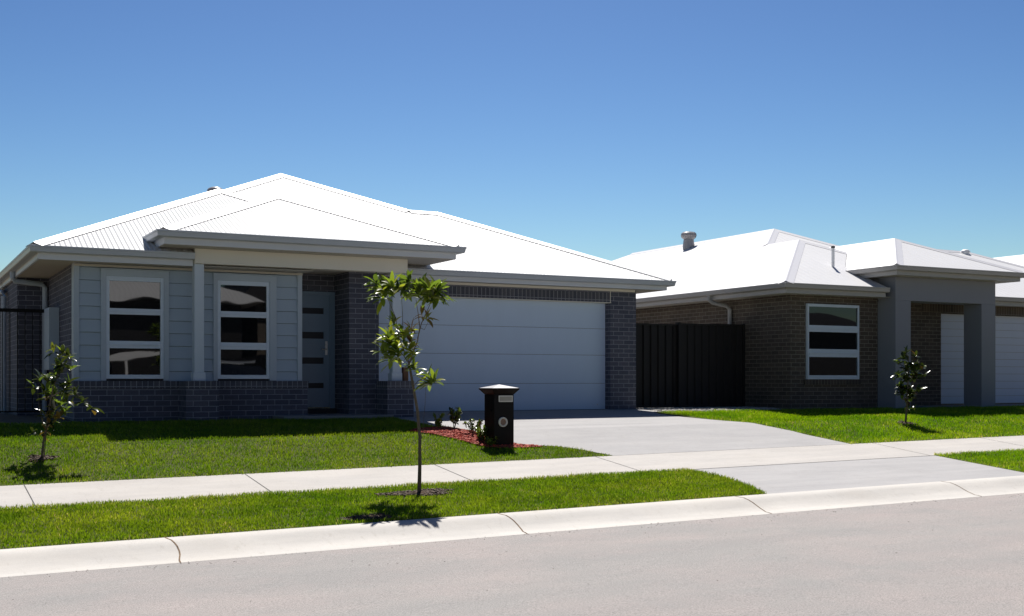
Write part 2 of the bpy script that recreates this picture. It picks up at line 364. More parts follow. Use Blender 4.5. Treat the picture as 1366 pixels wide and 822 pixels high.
# lawns: thatch surface + blades
bed = [(6.92,16.33),(7.08,16.12),(7.25,15.92),(7.38,15.68),(7.47,15.47),(7.62,15.17),(7.9,15.07),(8.15,15.03),(8.46,15.05),(8.42,15.17),(8.17,15.28),(8.06,15.6),(7.96,16.0),(7.80,16.3),(7.74,16.74),(7.48,16.76),(7.09,16.57)]
def in_poly(px, py, poly):
    inside = np.zeros(len(px), bool); j = len(poly)-1
    for i in range(len(poly)):
        xi, yi = poly[i]; xj, yj = poly[j]
        c = ((yi > py) != (yj > py)) & (px < (xj-xi)*(py-yi)/(yj-yi+1e-12)+xi); inside ^= c; j = i
    return inside
rings = [(5.40,12.47,.42,.20),(1.68,15.50,.17,.12),(16.46,15.74,.20,.14),(4.28,11.18,.30,.13)]    # mulch round the trees; last is soil with the tree shadow coloured in
def lawn(name, ya, yb, l_, r_, dens, material, hmin, hmax, edge=None, back=None):
    strip_surface(name, M['thatch'], rows(ya, yb, .25), l_, r_, .0, 40)
    xs0 = min(l_(ya), l_(yb), l_((ya+yb)/2)); xs1 = max(r_(ya), r_(yb), r_((ya+yb)/2))
    n = int((xs1-xs0)*(yb-ya)*dens)
    X = rng.uniform(xs0, xs1, n); Y = rng.uniform(ya-.012, yb+.012, n)
    ysamp = np.linspace(ya, yb, 60); lx = np.interp(Y, ysamp, [l_(y) for y in ysamp]); rx = np.interp(Y, ysamp, [r_(y) for y in ysamp])
    jit = rng.normal(0, .012, n)
    k = (X > lx-.01+jit) & (X < rx+.01+jit) & ~in_poly(X, Y, bed)
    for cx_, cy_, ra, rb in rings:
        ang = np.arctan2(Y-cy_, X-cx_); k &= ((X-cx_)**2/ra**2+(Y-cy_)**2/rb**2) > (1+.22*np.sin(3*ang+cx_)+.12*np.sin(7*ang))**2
    # drier bare patches
    X, Y = X[k], Y[k]; n = len(X)
    d_edge = np.minimum(np.minimum(Y-ya, 9.0), np.minimum(X-np.interp(Y, ysamp, [l_(y) for y in ysamp]), np.interp(Y, ysamp, [r_(y) for y in ysamp])-X))
    d_back = yb-Y
    t = rng.beta(2.2, 2.6, n)*.78
    t += .10*np.sin(X*2.1+np.sin(Y*3.3)*1.5)*np.cos(Y*2.7+X*.6)
    dry = rng.random(n) < (.05+.05*np.sin(X*1.7+1)*np.sin(Y*2.9)+.25*np.exp(-np.clip(d_edge,0,9)/.05)+(back or 0)*np.exp(-np.clip(d_back,0,9)/.10))
    t = np.where(dry, rng.uniform(.84, 1, n), np.clip(t, 0, .82))
    h = (rng.uniform(hmin, hmax, n)+(rng.random(n) < .03)*rng.uniform(0, .035, n))*(1+.25*np.sin(X*5.1+Y*3.7)*np.sin(Y*6.3-X*2.2)); w = rng.uniform(.0022, .0045, n)
    az = rng.uniform(0, 2*np.pi, n); la = rng.uniform(0, 2*np.pi, n); le = rng.uniform(.05, .75, n)*h
    Z = Gv(X, Y)
    dx, dy = np.cos(az)*w, np.sin(az)*w
    V = np.empty((n, 5, 3))
    mx, my = X+np.cos(la)*le*.35, Y+np.sin(la)*le*.35
    V[:,0] = np.stack([X-dx, Y-dy, Z], 1); V[:,1] = np.stack([X+dx, Y+dy, Z], 1)
    V[:,2] = np.stack([mx+dx*.8, my+dy*.8, Z+h*.6], 1); V[:,3] = np.stack([mx-dx*.8, my-dy*.8, Z+h*.6], 1)
    V[:,4] = np.stack([X+np.cos(la)*le, Y+np.sin(la)*le, Z+h*.97], 1)
    me = bpy.data.meshes.new(name+'_grass'); me.vertices.add(5*n); me.vertices.foreach_set('co', V.ravel())
    b = np.arange(n)*5
    loops = np.stack([b, b+1, b+2, b+3, b+3, b+2, b+4], 1).ravel()
    me.loops.add(7*n); me.loops.foreach_set('vertex_index', loops.astype(np.int32))
    me.polygons.add(2*n)
    st = np.stack([np.arange(n)*7, np.arange(n)*7+4], 1).ravel(); me.polygons.foreach_set('loop_start', st.astype(np.int32))
    at = me.attributes.new('tint', 'FLOAT', 'FACE'); at.data.foreach_set('value', np.repeat(t, 2).astype(np.float32))
    me.materials.append(material); me.update(calc_edges=True); me.validate()
    o = bpy.data.objects.new('grass', me); col.objects.link(o)
    return o
dlx = lambda y: dl(y)-.015
g1 = lawn('front_lawn', 14.3, 18.45, lambda y: -1.5, dlx, 3600, M['grass'], .018, .042)
tag(g1, 'mown green turf of the front lawn before the weatherboard house', 'grass', kind='stuff')
alx = lambda y: al(y)-.01
g2 = lawn('verge', 10.97, 13.12, lambda y: -.5, alx, 5200, M['grass'], .018, .042, back=.55)
tag(g2, 'mown green turf of the verge between footpath and kerb', 'grass', kind='stuff')
drx = lambda y: dr(y)+.015
g3 = lawn('neighbour_lawn', 14.3, 18.7, drx, lambda y: 25.0, 2600, M['grass2'], .03, .06)
tag(g3, 'bright yellow-green turf in front of the brown brick house', 'grass', kind='stuff')
arx = lambda y: ar(y)+.01
g4 = lawn('neighbour_verge', 10.97, 13.12, arx, lambda y: 18.0, 3000, M['grass2'], .025, .05, back=.6)
tag(g4, 'bright turf of the verge on the far side of the driveway crossing', 'grass', kind='stuff')

# chips: mulch bed, tree rings, pebbles
def chips(pts, size, material, name, label, cat, tlo=0, thi=1, flat=.35, lift=.012):
    mb = MB()
    for x, y in pts:
        s_ = size*random.uniform(.5, 1.4); z = G(x, y)+lift+random.uniform(0, size*.5)
        q = Matrix.Rotation(random.uniform(0, 6.3), 3, 'Z') @ Matrix.Rotation(random.uniform(-.6, .6), 3, 'X')
        c = [(-1,-.35,-.15),(1,-.3,-.15),(.9,.35,-.15),(-.8,.3,-.15),(-.9,-.3,.2),(1,-.25,.15),(.85,.3,.2),(-.8,.25,.15)]
        p = [Vector((x, y, z))+q @ (Vector(k)*s_) for k in c]; t = random.uniform(tlo, thi)
        for f in ((0,1,5,4),(2,3,7,6),(3,0,4,7),(1,2,6,5),(4,5,6,7)): mb.face([p[k] for k in f], None, 0, t)
    return tag(mb.build(name, material), label, cat, kind='stuff')
def sample(poly, n):
    xs = [p[0] for p in poly]; ys = [p[1] for p in poly]
    X = rng.uniform(min(xs), max(xs), n*4); Y = rng.uniform(min(ys), max(ys), n*4); k = in_poly(X, Y, poly)
    return list(zip(X[k][:n].tolist(), Y[k][:n].tolist()))
bb = MB(); bb.face([(x, y, G(x, y)+.012) for x, y in bed]); 
import bmesh
o = bb.build('mulch_bed_soil', M['soil']); tag(o, kind='structure')
bm = bmesh.new(); bm.from_mesh(o.data); bmesh.ops.triangulate(bm, faces=bm.faces); bmesh.ops.subdivide_edges(bm, edges=bm.edges, cuts=5, use_grid_fill=True)
for v in bm.verts: v.co.z = G(v.co.x, v.co.y)+.012
bm.to_mesh(o.data); bm.free()
chips(sample(bed, 5200), .022, M['mulch'], 'red_mulch', 'red wood chip mulch in the garden bed beside the letterbox', 'mulch')
for (cx_, cy_, ra, rb), lb in zip(rings, ('brown mulch and dry soil ringed round the street tree on the verge','dark soil round the foot of the small left tree','dark soil round the foot of the small tree on the neighbouring lawn','brown soil patch against the kerb with the street tree shadow painted into its colour')):
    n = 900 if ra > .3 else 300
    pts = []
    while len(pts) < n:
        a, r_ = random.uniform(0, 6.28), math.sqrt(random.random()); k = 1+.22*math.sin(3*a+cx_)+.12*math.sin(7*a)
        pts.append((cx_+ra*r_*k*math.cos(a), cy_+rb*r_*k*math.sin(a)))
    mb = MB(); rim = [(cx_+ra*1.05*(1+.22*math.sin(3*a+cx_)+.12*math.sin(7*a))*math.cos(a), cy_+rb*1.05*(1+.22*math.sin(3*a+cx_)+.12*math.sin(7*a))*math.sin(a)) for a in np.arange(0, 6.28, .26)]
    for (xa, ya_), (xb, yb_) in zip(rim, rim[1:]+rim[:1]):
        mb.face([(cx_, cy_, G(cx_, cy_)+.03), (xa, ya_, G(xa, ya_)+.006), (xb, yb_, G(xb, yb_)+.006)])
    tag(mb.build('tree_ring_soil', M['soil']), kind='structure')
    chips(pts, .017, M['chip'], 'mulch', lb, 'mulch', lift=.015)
chips([(random.uniform(13.3,16.5), random.uniform(18.9,20.4)) for _ in range(2200)], .02, M['pebble'], 'pebbles', 'pale pebbles on the strip in front of the charcoal side fence', 'pebbles', lift=.002)

gr = [(random.uniform(0, 16), 10.28-abs(random.gauss(0, 1))*1.6) for _ in range(160)]+[(random.uniform(0, 16), random.uniform(10.0, 10.32)) for _ in range(260)]
M['grit'] = foliage('road_grit', (.06,.055,.05), (.34,.30,.26), .9, 0)
chips([p for p in gr if p[1] > 4], .006, M['grit'], 'road_grit', 'loose grit and small stones scattered on the road by the kerb', 'grit', lift=.004)
# ------------------------------------------------------------------ roof helpers
K = .435
NRM = {'F': Vector((0,-K,1)).normalized(), 'L': Vector((-K,0,1)).normalized(), 'R': Vector((K,0,1)).normalized(), 'B': Vector((0,K,1)).normalized()}
def plane(mb, kind, pts, e, z0):
    """roof plane polygon in plan; e = eave coordinate, z0 = eave height"""
    h = {'F': lambda x, y: y-e, 'B': lambda x, y: e-y, 'L': lambda x, y: x-e, 'R': lambda x, y: e-x}[kind]
    P = [(x, y, z0+K*h(x, y)) for x, y in pts]
    sl = math.sqrt(1+K*K)
    uv = [(p[0], h(p[0], p[1])*sl) if kind in 'FB' else (p[1], h(p[0], p[1])*sl) for p in P]
    a, b, c = map(Vector, P[:3])
    if (b-a).cross(c-a).z < 0: P = P[::-1]; uv = uv[::-1]
    mb.face(P, uv)
def cap(mb, p0, p1, n1, n2, w=.15, lift=.014, gap=True, per=.076):
    thin = .001 if lift == .02 else .008; lift = .006 if lift == .02 else lift
    p0, p1 = Vector(p0), Vector(p1); d = (p1-p0).normalized()
    if d.z > .05: p0 = p0+d*.10
    if d.z < -.05 and p1.z < 3.1: p1 = p1-d*.10
    top = Vector((0,0,lift+.022)); prev = None
    for nm in (n1, n2):
        n = NRM[nm]; s_ = d.cross(n).normalized()
        if s_.z > 0: s_ = -s_
        if abs(s_.z) < 1e-3: s_ = -s_
        a0, a1 = p0+top, p1+top; m0, m1 = p0+s_*.03+n*(lift+.012), p1+s_*.03+n*(lift+.012)
        b0, b1 = p0+s_*w+n*lift, p1+s_*w+n*lift; c0, c1 = b0-n*thin, b1-n*thin
        for q in ((a0,a1,m1,m0),(m0,m1,b1,b0),(b0,b1,c1,c0)): mb.face(q, None, 0)
        if gap:
            L = (p1-p0).length; ax = Vector((1,0,0)) if nm in 'FB' else Vector((0,1,0)); da = abs(d.dot(ax))
            if da < .05: continue
            step = per/da; k = .22
            dn = Vector((0,0,-1)); dn = (dn-n*dn.dot(n)).normalized()      # straight down the slope
            while k < L-.25:
                c = p0+d*k+s_*(w-.012)
                q = [c-ax*.018+n*.001, c+ax*.018+n*.001, c+ax*.018+n*(lift-.001), c-ax*.018+n*(lift-.001)]
                q = [v+dn*.018 for v in q]; mb.face(q, None, 1)  # dark quads paint the shaded corrugation ends under the cap
                k += step
GUT = lambda t: [(-.002,t-.012),(-.002,t-.098),(.012,t-.104),(.095,t-.104),(.112,t-.092),(.122,t-.035),(.130,t-.030),(.132,t-.002),(.126,t),(.114,t-.002),(.112,t-.012)]
def eaves(parent, path, gtop, fbot, gm, fm, name='gutter'):
    MB().sweep(path, GUT(gtop)).build('gutter', gm, parent, smooth=True)
    MB().sweep(path, [(-.004,gtop-.02),(-.004,fbot),(-.034,fbot),(-.034,gtop-.02)]).build('fascia', fm, parent)
def pipe(parent, path, r, m, name='downpipe'):
    return MB().tube(path, r, 12).build(name, m, parent, smooth=True)

# ------------------------------------------------------------------ window
def window(parent, x0, x1, z0, z1, y, panes, trim=None, side=.05, brackets=True):
    """front face of the frame at y (towards -Y)"""
    if trim:
        t = MB(); tx0, tx1, tz1 = trim
        t.box(tx0, x0, y-.012, y+.06, z0-.03, tz1); t.box(x1, tx1, y-.012, y+.06, z0-.03, tz1); t.box(x0, x1, y-.012, y+.06, z1, tz1)
        t.box(tx0-.012, tx1+.012, y-.035, y-.002, tz1, tz1+.018)
    fr = MB(); yb = y+.07
    fr.box(x0, x0+side, y, yb, z0, z1); fr.box(x1-side, x1, y, yb, z0, z1)
    zs = [z0]+[v for p in panes for v in p]+[z1]
    for a, b in zip(zs[0::2], zs[1::2]):
        fr.box(x0+side, x1-side, y+.001, yb, a, b)
        if b-a > .06 and a > z0+.01 and b < z1-.01: fr.box(x0+side, x1-side, y-.011, y+.0005, a+(b-a)*.42, a+(b-a)*.58)
    f = fr.build('window', M['frame'], parent, bevel=.003)
    if trim: t.build('surround', M['trim'], f, bevel=.003)
    for a, b in panes:
        pn = MB().box(x0+side-.003, x1-side+.003, y+.03, y+.04, a-.003, b+.003).build('pane', M['glass'], f)
    return f

# ------------------------------------------------------------------ main house
H = empty('grey_house', (7.5, 19.1, 0), 'grey single-storey house with weatherboard front, columned porch and wide double garage', 'house')
WY = 19.10
# brick base and walls
w = MB(); w.box(2.52, 6.2, 19.0, 19.3, -.5, .45); w.build('brick_base', M['brick'], H)
w = MB(); w.box(2.51, 6.21, 18.985, 19.3, .4502, .565); w.build('brick_sill', M['brick_s'], H)
w = MB(); w.box(2.525, 2.7, 19.31, 22.3, -.5, 2.5); w.box(2.02, 2.7, 22.3, 33, -.5, 2.5); w.build('side_wall', M['brick'], H)
w = MB(); w.box(6.965, 7.5, 19.1, 20.2, -.3, 2.6); w.box(5.9, 6.965, 19.87, 20.1, 2.12, 2.6); w.build('entry_wall', M['brick'], H)
w = MB(); w.box(12.64, 13.25, 19.75, 19.96, -.3, 2.5); w.box(13.0, 13.25, 19.96, 33, -.3, 2.5); w.box(7.5, 7.76, 19.75, 19.96, -.3, 2.5)
w.box(7.76, 12.64, 19.75, 19.96, 2.306, 2.5); w.build('garage_wall', M['brick'], H)
MB().box(7.76, 12.64, 19.748, 19.96, 2.115, 2.3058).build('brick_lintel', M['brick_s'], H)
MB().box(7.76, 12.66, 19.742, 19.95, 2.103, 2.1148).build('steel_lintel', M['beam'], H)
MB().box(12.635, 12.648, 19.744, 19.7495, 2.115, 2.36).build('control_joint', M['beam'], H)
# weatherboards
wb = MB(); tr = [(2.92, 3.95), (4.65, 5.69)]
zr = [.565, .72]+[.72+.2*i for i in range(1, 10)]
spans = [(2.60, 2.92), (3.95, 4.65), (5.69, 6.05)]
for a, b in zip(zr, zr[1:]):
    b = min(b, 2.5)
    if a >= 2.5: break
    segs = spans if b < 2.31 else [(2.60, 6.05)]
    for x0, x1 in segs:
        z1 = b-.006 if b < 2.5 else b
        wb.face([(x0,19.084,a+.001),(x1,19.084,a+.001),(x1,19.112,z1),(x0,19.112,z1)])
        wb.face([(x0,19.13,a-.004),(x1,19.13,a-.004),(x1,19.084,a+.001),(x0,19.084,a+.001)])
wb.build('weatherboards', M['siding'], H)
MB().box(2.60, 6.12, 19.131, 19.3, .565, 2.5).build('wall_backing', M['dark'], H)  # dark colour paints the shadow lines under the board laps
MB().box(2.525, 2.605, 19.075, 19.31, .566, 2.45).build('corner_board', M['trim'], H, bevel=.004)
MB().box(6.05, 6.13, 19.075, 19.3, .566, 2.45).build('corner_board', M['trim'], H, bevel=.004)
MB().box(2.53, 6.13, 19.05, 19.08, 2.325, 2.36).build('cornice', M['soffit'], H)
P3 = [(.664,1.075),(1.19,1.60),(1.695,2.12)]
window(H, 3.0, 3.87, .60, 2.19, 19.075, P3, (2.92, 3.95, 2.29))
window(H, 4.72, 5.575, .60, 2.19, 19.075, P3, (4.65, 5.69, 2.29))
# door
D = MB(); slots = [(1.733,1.837),(1.302,1.419),(.864,.975),(.439,.531)]; zz = [.11]+[v for p in sorted(slots) for v in p]+[2.07]
for a, b in zip(zz[0::2], zz[1::2]): D.box(6.08, 6.75, 19.80, 19.84, a, b)
D.box(6.03, 6.08, 19.80, 19.84, .11, 2.07); D.box(6.75, 6.86, 19.80, 19.84, .11, 2.07)
d = D.build('front_door', M['door'], H)
for a, b in slots: MB().box(6.08, 6.75, 19.812, 19.825, a, b).build('door_glass', M['dglass'], d)
MB().box(6.775, 6.815, 19.787, 19.7995, 1.02, 1.26).tube([(6.795,19.79,1.12),(6.795,19.74,1.12),(6.70,19.735,1.12)], .01, 8).lathe((6.795,19.78,1.205), [(.016,0),(.016,.02)], 10, axis='y').build('door_handle', M['steel'], d, smooth=True)
MB().box(6.86, 6.95, 19.775, 19.86, .09, 2.12).box(5.95, 6.86, 19.775, 19.86, 2.07, 2.12).build('door_frame', M['door'], H)
MB().box(5.9, 6.964, 19.74, 20.0, 0, .088).build('door_step', M['dark'], H)  # shade at the door sill is put into the dark colour
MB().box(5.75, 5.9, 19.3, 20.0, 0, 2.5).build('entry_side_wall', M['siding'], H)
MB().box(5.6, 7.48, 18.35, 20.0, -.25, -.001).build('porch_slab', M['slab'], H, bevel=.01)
# piers, columns, beam
for a, b in ((4.09, 4.60), (7.42, 7.90)):
    pr = MB().box(a, b, 18.5, 18.975, -.5, .45).build('porch_pier', M['brick'], H)
    MB().box(a-.006, b+.006, 18.494, 18.983, .4502, .566).build('pier_coping', M['brick_s'], pr)
for a, b in ((4.255, 4.405), (7.58, 7.73)):
    cmb = MB().box(a, b, 18.66, 18.81, .70, 2.40); cmb.box(a-.02, b+.02, 18.64, 18.83, .567, .70)
    cmb.build('column', M['column'], H, bevel=.006)
MB().box(4.25, 7.83, 18.60, 18.83, 2.40, 2.632).box(4.25, 4.42, 18.83, 19.12, 2.40, 2.632).box(7.66, 7.83, 18.83, 19.74, 2.40, 2.632).build('porch_beam', M['beam'], H, bevel=.004)
MB().box(4.42, 7.66, 18.83, 19.9, 2.43, 2.46).build('porch_ceiling', M['soffit'], H)
tag(MB().box(7.80, 7.885, 18.70, 18.79, .567, .80).build('timber_block', mat('brown_timber', (.16,.075,.035), .7)), 'small brown timber block standing on the right porch pier beside the column', 'timber block')
# garage door
gd = MB(); ze = [.004, .519, 1.076, 1.60, 2.13]
for a, b in zip(ze, ze[1:]): gd.box(7.765, 12.635, 19.93, 19.949, a+.003, b-.003)
gd.box(7.77, 12.63, 19.95, 19.96, .0, 2.13, 1)  # dark backing colours shade into the panel grooves
gdo = gd.build('garage_door', [M['garage'], M['dark']], H)
MB().lathe((12.45, 19.932, .10), [(.012,0),(.012,.01)], 10, axis='y').build('door_lock', M['steel'], gdo)
# roof
rf = MB()
E0 = 2.545
plane(rf, 'F', [(1.84,18.55),(4.23,18.55),(4.23,18.86),(7.2,18.86),(7.2,20.55),(5.52,22.23)], 18.55, E0)
plane(rf, 'R', [(5.52,22.23),(5.52,22.95),(7.2,21.27),(7.2,20.55)], 9.2, E0)
plane(rf, 'L', [(1.84,18.55),(5.52,22.23),(5.52,22.95),(7.54,24.97),(7.54,30),(1.84,35.7)], 1.84, E0)
plane(rf, 'F', [(5.52,22.95),(7.54,24.97),(9.65,22.86),(10.3,22.86),(13.89,19.27),(7.5,19.27),(7.5,20.97)], 19.27, E0)
plane(rf, 'R', [(13.89,19.27),(10.3,22.86),(13.89,26.45)], 13.89, E0)
plane(rf, 'R', [(7.54,24.97),(9.65,22.86),(13.24,26.45),(13.24,35.7),(7.54,30)], 13.24, E0)
plane(rf, 'B', [(9.65,22.86),(10.3,22.86),(13.89,26.45),(13.24,26.45)], 26.45, E0)
plane(rf, 'B', [(7.54,30),(13.24,35.7),(1.84,35.7)], 35.7, E0)
roof = rf.build('roof', M['roof'], H)
h1 = lambda x, y: E0+K*(y-18.55); h2 = lambda x, y: E0+K*(y-19.27)
cp = MB()
cap(cp, (1.84,18.55,E0), (5.52,22.23,h1(0,22.23)), 'F', 'L'); cap(cp, (5.52,22.23,h1(0,22.23)), (7.2,20.55,h1(0,20.55)), 'F', 'R')
cap(cp, (5.52,22.23,h1(0,22.23)), (5.52,22.95,h1(0,22.23)), 'L', 'R')
cap(cp, (5.52,22.95,h2(0,22.95)), (7.54,24.97,h2(0,24.97)), 'F', 'L'); cap(cp, (7.54,24.97,h2(0,24.97)), (9.65,22.86,h2(0,22.86)), 'F', 'R')
cap(cp, (9.65,22.86,h2(0,22.86)), (10.3,22.86,h2(0,22.86)), 'F', 'B'); cap(cp, (10.3,22.86,h2(0,22.86)), (13.89,19.27,E0), 'F', 'R')
cap(cp, (7.54,24.97,h2(0,24.97)), (7.54,30,h2(0,24.97)), 'L', 'R', gap=False)
cp.build('ridge_cap', [M['cap'], M['dark']], roof)
# porch roof
pr = MB(); ex0, ex1, ey, EP = 3.62, 8.66, 18.13, 2.825; mx_ = (ex0+ex1)/2; hw = (ex1-ex0)/2
K0 = K; K = .415
NRM = {'F': Vector((0,-K,1)).normalized(), 'L': Vector((-K,0,1)).normalized(), 'R': Vector((K,0,1)).normalized(), 'B': Vector((0,K,1)).normalized()}
plane(pr, 'F', [(ex0,ey),(mx_,ey+hw),(ex1,ey)], ey, EP)
plane(pr, 'L', [(ex0,ey),(mx_,ey+hw),(mx_,23.2),(ex0,19.9)], ex0, EP)
plane(pr, 'R', [(ex1,ey),(mx_,ey+hw),(mx_,23.2),(ex1,20.6)], ex1, EP)
proof = pr.build('porch_roof', M['roof'], H)
ca = MB(); za = EP+K*hw
cap(ca, (ex0,ey,EP), (mx_,ey+hw,za), 'F', 'L'); cap(ca, (mx_,ey+hw,za), (ex1,ey,EP), 'F', 'R'); cap(ca, (mx_,ey+hw,za), (mx_,22.6,za), 'L', 'R', gap=False)
ca.build('ridge_cap', [M['cap'], M['dark']], proof)
K = K0
NRM = {'F': Vector((0,-K,1)).normalized(), 'L': Vector((-K,0,1)).normalized(), 'R': Vector((K,0,1)).normalized(), 'B': Vector((0,K,1)).normalized()}
# eaves (path travelled so that outward is on the right: left side going to front, front going right)
eaves(H, [(1.97,35),(1.97,18.68),(4.24,18.68)], 2.56, 2.365, M['gutter'], M['fascia'])
MB().box(1.97, 6.2, 18.70, 19.2, 2.372, 2.38).box(1.97, 2.6, 19.2, 34, 2.372, 2.38).build('soffit', M['soffit'], H)
eaves(H, [(7.85,19.40),(13.76,19.40),(13.76,26.3)], 2.555, 2.372, M['gutter'], M['fascia'])
MB().box(7.5, 13.75, 19.42, 19.8, 2.378, 2.386).box(13.2, 13.75, 19.8, 26.2, 2.378, 2.386).build('soffit', M['soffit'], H)
MB().box(7.84, 13.2, 19.71, 19.749, 2.335, 2.378).build('cornice', M['beam'], H)
eaves(H, [(3.70,19.45),(3.70,18.23),(8.57,18.23),(8.57,20.1)], 2.84, 2.64, M['gutter'], M['fascia'])
MB().box(3.71, 8.56, 18.24, 20.3, 2.634, 2.642).build('soffit', M['soffit'], H)
MB().box(3.70, 3.712, 18.25, 19.45, 2.40, 2.634).build('porch_side_infill', M['fascia'], H) if False else None
pipe(H, [(1.93,22.15,2.46),(1.93,22.15,2.36),(1.97,22.2,2.30),(2.42,22.2,2.26),(2.46,22.2,2.2),(2.46,22.2,-.2)], .045, M['trim'])
pipe(H, [(1.9,24.9,2.46),(1.9,24.9,2.35),(1.95,24.75,2.28),(1.95,24.2,2.24),(1.95,24.1,2.16),(1.95,24.1,-.2)], .045, M['trim'])
mbx = MB().box(2.36, 2.523, 20.75, 21.4, .75, 1.78).build('meter_box', M['siding'], H, bevel=.006)
# roof vent behind the left ridge
def dome(parent, x, y, z0, r, hgt, m, name='roof_vent'):
    return MB().lathe((x, y, z0), [(r*.85,-.25),(r*.85,hgt*.3),(r,hgt*.35),(r*.98,hgt*.55),(r*.8,hgt*.8),(r*.4,hgt*.97),(.01,hgt)], 18).build(name, m, parent, smooth=True)
dome(roof, 5.88, 23.95, 4.33, .17, .16, M['vent'])

# ------------------------------------------------------------------ neighbouring house
N = empty('brown_brick_house', (18, 19.1, 0), 'brown brick house with white hipped roofs and tall rendered grey portico', 'house')
w = MB(); w.box(16.65, 19.11, 19.08, 19.3, -.4, 2.5); w.box(16.65, 16.9, 19.3, 34, -.4, 2.5); w.build('brick_wall', M['brick2'], N)
w = MB(); w.box(19.11, 21.62, 19.6, 19.85, -.3, 2.5); w.box(21.62, 26.4, 19.6, 19.85, 2.381, 2.5); w.box(26.4, 27.0, 19.6, 19.85, -.3, 2.5); w.build('garage_wall', M['brick2'], N)
MB().box(21.0, 26.45, 19.596, 19.85, 2.145, 2.3808).build('brick_lintel', M['brick2_s'], N)
window(N, 17.07, 18.52, .60, 2.19, 19.02, [(.685,1.07),(1.24,1.60),(1.74,2.13)], None, .04)
MB().box(17.02, 18.57, 19.03, 19.079, .48, .598).build('brick_sill', M['brick2_s'], N)
po = MB(); po.box(19.11, 19.56, 18.56, 19.08, -.4, 2.295); po.box(21.75, 22.2, 18.56, 19.06, -.4, 2.295); po.box(19.11, 22.2, 18.56, 19.06, 2.2952, 2.80)
po.box(19.11, 19.4, 19.08, 21.5, 2.36, 2.80); po.box(21.9, 22.2, 19.06, 21.5, 2.36, 2.80)
po.build('portico', M['render'], N, bevel=.006)
MB().box(19.4, 21.9, 19.06, 19.7, 2.44, 2.47).build('portico_ceiling', M['soffit'], N)
MB().box(19.3, 22.2, 18.7, 19.7, -.2, .0).build('porch_slab', M['slab'], N, bevel=.01)
gd = MB(); z = .03
while z < 2.1: gd.box(21.62, 26.4, 19.79, 19.811, z+.004, min(z+.176, 2.145)-.004); z += .176
gd.box(21.62, 26.4, 19.812, 19.828, .02, 2.14, 1); gd.build('garage_door', [M['garage2'], M['gutter2']], N)  # darker backing paints the shade between the door slats
E2 = 2.545; nr = MB()
plane(nr, 'L', [(16.06,18.55),(19.16,21.65),(19.16,22.8),(20.66,24.3),(20.66,31),(16.06,35.6)], 16.06, E2)
plane(nr, 'F', [(16.06,18.55),(18.9,18.55),(18.9,19.84),(19.93,20.88),(19.16,21.65)], 18.55, E2)
plane(nr, 'R', [(19.16,21.65),(19.93,20.88),(19.93,22.03),(19.16,22.8)], 22.26, E2)
plane(nr, 'F', [(19.16,22.8),(20.66,24.3),(25.26,19.7),(20.5,19.7),(20.5,21.46)], 19.7, E2)
plane(nr, 'R', [(20.66,24.3),(25.26,19.7),(25.26,35.6),(20.66,31)], 25.26, E2)
plane(nr, 'B', [(20.66,31),(16.06,35.6),(25.26,35.6)], 35.6, E2)
# garage roof
plane(nr, 'F', [(20,19.2),(23.5,22.7),(26,22.7),(29.5,19.2)], 19.2, E2)
plane(nr, 'R', [(29.5,19.2),(26,22.7),(29.5,26.2)], 29.5, E2); plane(nr, 'L', [(20.02,19.2),(23.5,22.7),(20.02,26.2)], 20.02, E2)
plane(nr, 'B', [(20,26.2),(23.5,22.7),(26,22.7),(29.5,26.2)], 26.2, E2)
nroof = nr.build('roof', M['roof2'], N)
nc = MB(); r1 = E2+K*3.1; r2 = E2+K*4.6; r3 = E2+K*3.5
cap(nc, (16.06,18.55,E2), (19.16,21.65,r1), 'F', 'L', .16, .02, False); cap(nc, (19.16,21.65,r1), (19.93,20.88,E2+K*2.33), 'F', 'R', .12, .02, False)
cap(nc, (19.16,21.65,r1), (19.16,22.8,r1), 'L', 'R', .14, .02, False); cap(nc, (19.16,22.8,r1), (20.66,24.3,r2), 'F', 'L', .14, .02, False)
cap(nc, (20.66,24.3,r2), (22.9,22.06,E2+K*2.36), 'F', 'R', .14, .02, False); cap(nc, (20.66,24.3,r2), (20.66,31,r2), 'L', 'R', .14, .02, False)
cap(nc, (23.5,22.7,r3), (26,22.7,r3), 'F', 'B', .12, .02, False); cap(nc, (26,22.7,r3), (29.5,19.2,E2), 'F', 'R', .12, .02, False)
nc.build('ridge_cap', [M['cap2'], M['dark']], nroof)
pr = MB(); EN = 2.975
plane(pr, 'F', [(18.66,18.09),(20.66,20.09),(22.66,18.09)], 18.09, EN)
plane(pr, 'L', [(18.66,18.09),(20.66,20.09),(20.66,22.75),(19.93,22.02),(19.93,20.9),(18.66,19.65)], 18.66, EN)
plane(pr, 'R', [(22.66,18.09),(20.66,20.09),(20.66,22.75),(22.66,20.75)], 22.66, EN)
pro = pr.build('portico_roof', M['roof2'], N)
nc = MB(); zp = EN+K*2.0
cap(nc, (18.66,18.09,EN), (20.66,20.09,zp), 'F', 'L', .15, .02, False); cap(nc, (20.66,20.09,zp), (22.66,18.09,EN), 'F', 'R', .12, .02, False); cap(nc, (20.66,20.09,zp), (20.66,22.7,zp), 'L', 'R', .12, .02, False)
nc.build('ridge_cap', [M['cap2'], M['dark']], pro)
eaves(N, [(16.19,34),(16.19,18.68),(18.95,18.68)], 2.56, 2.36, M['gutter2'], M['gutter2'])
MB().box(16.19, 19.11, 18.70, 19.1, 2.366, 2.374).box(16.19, 16.7, 19.1, 34, 2.366, 2.374).build('soffit', M['soffit'], N)
eaves(N, [(18.76,19.75),(18.76,18.18),(22.56,18.18),(22.56,20.6)], 2.99, 2.80, M['gutter2'], M['gutter2'])
MB().box(18.77, 22.55, 18.19, 20.6, 2.803, 2.811).build('soffit', M['soffit'], N)
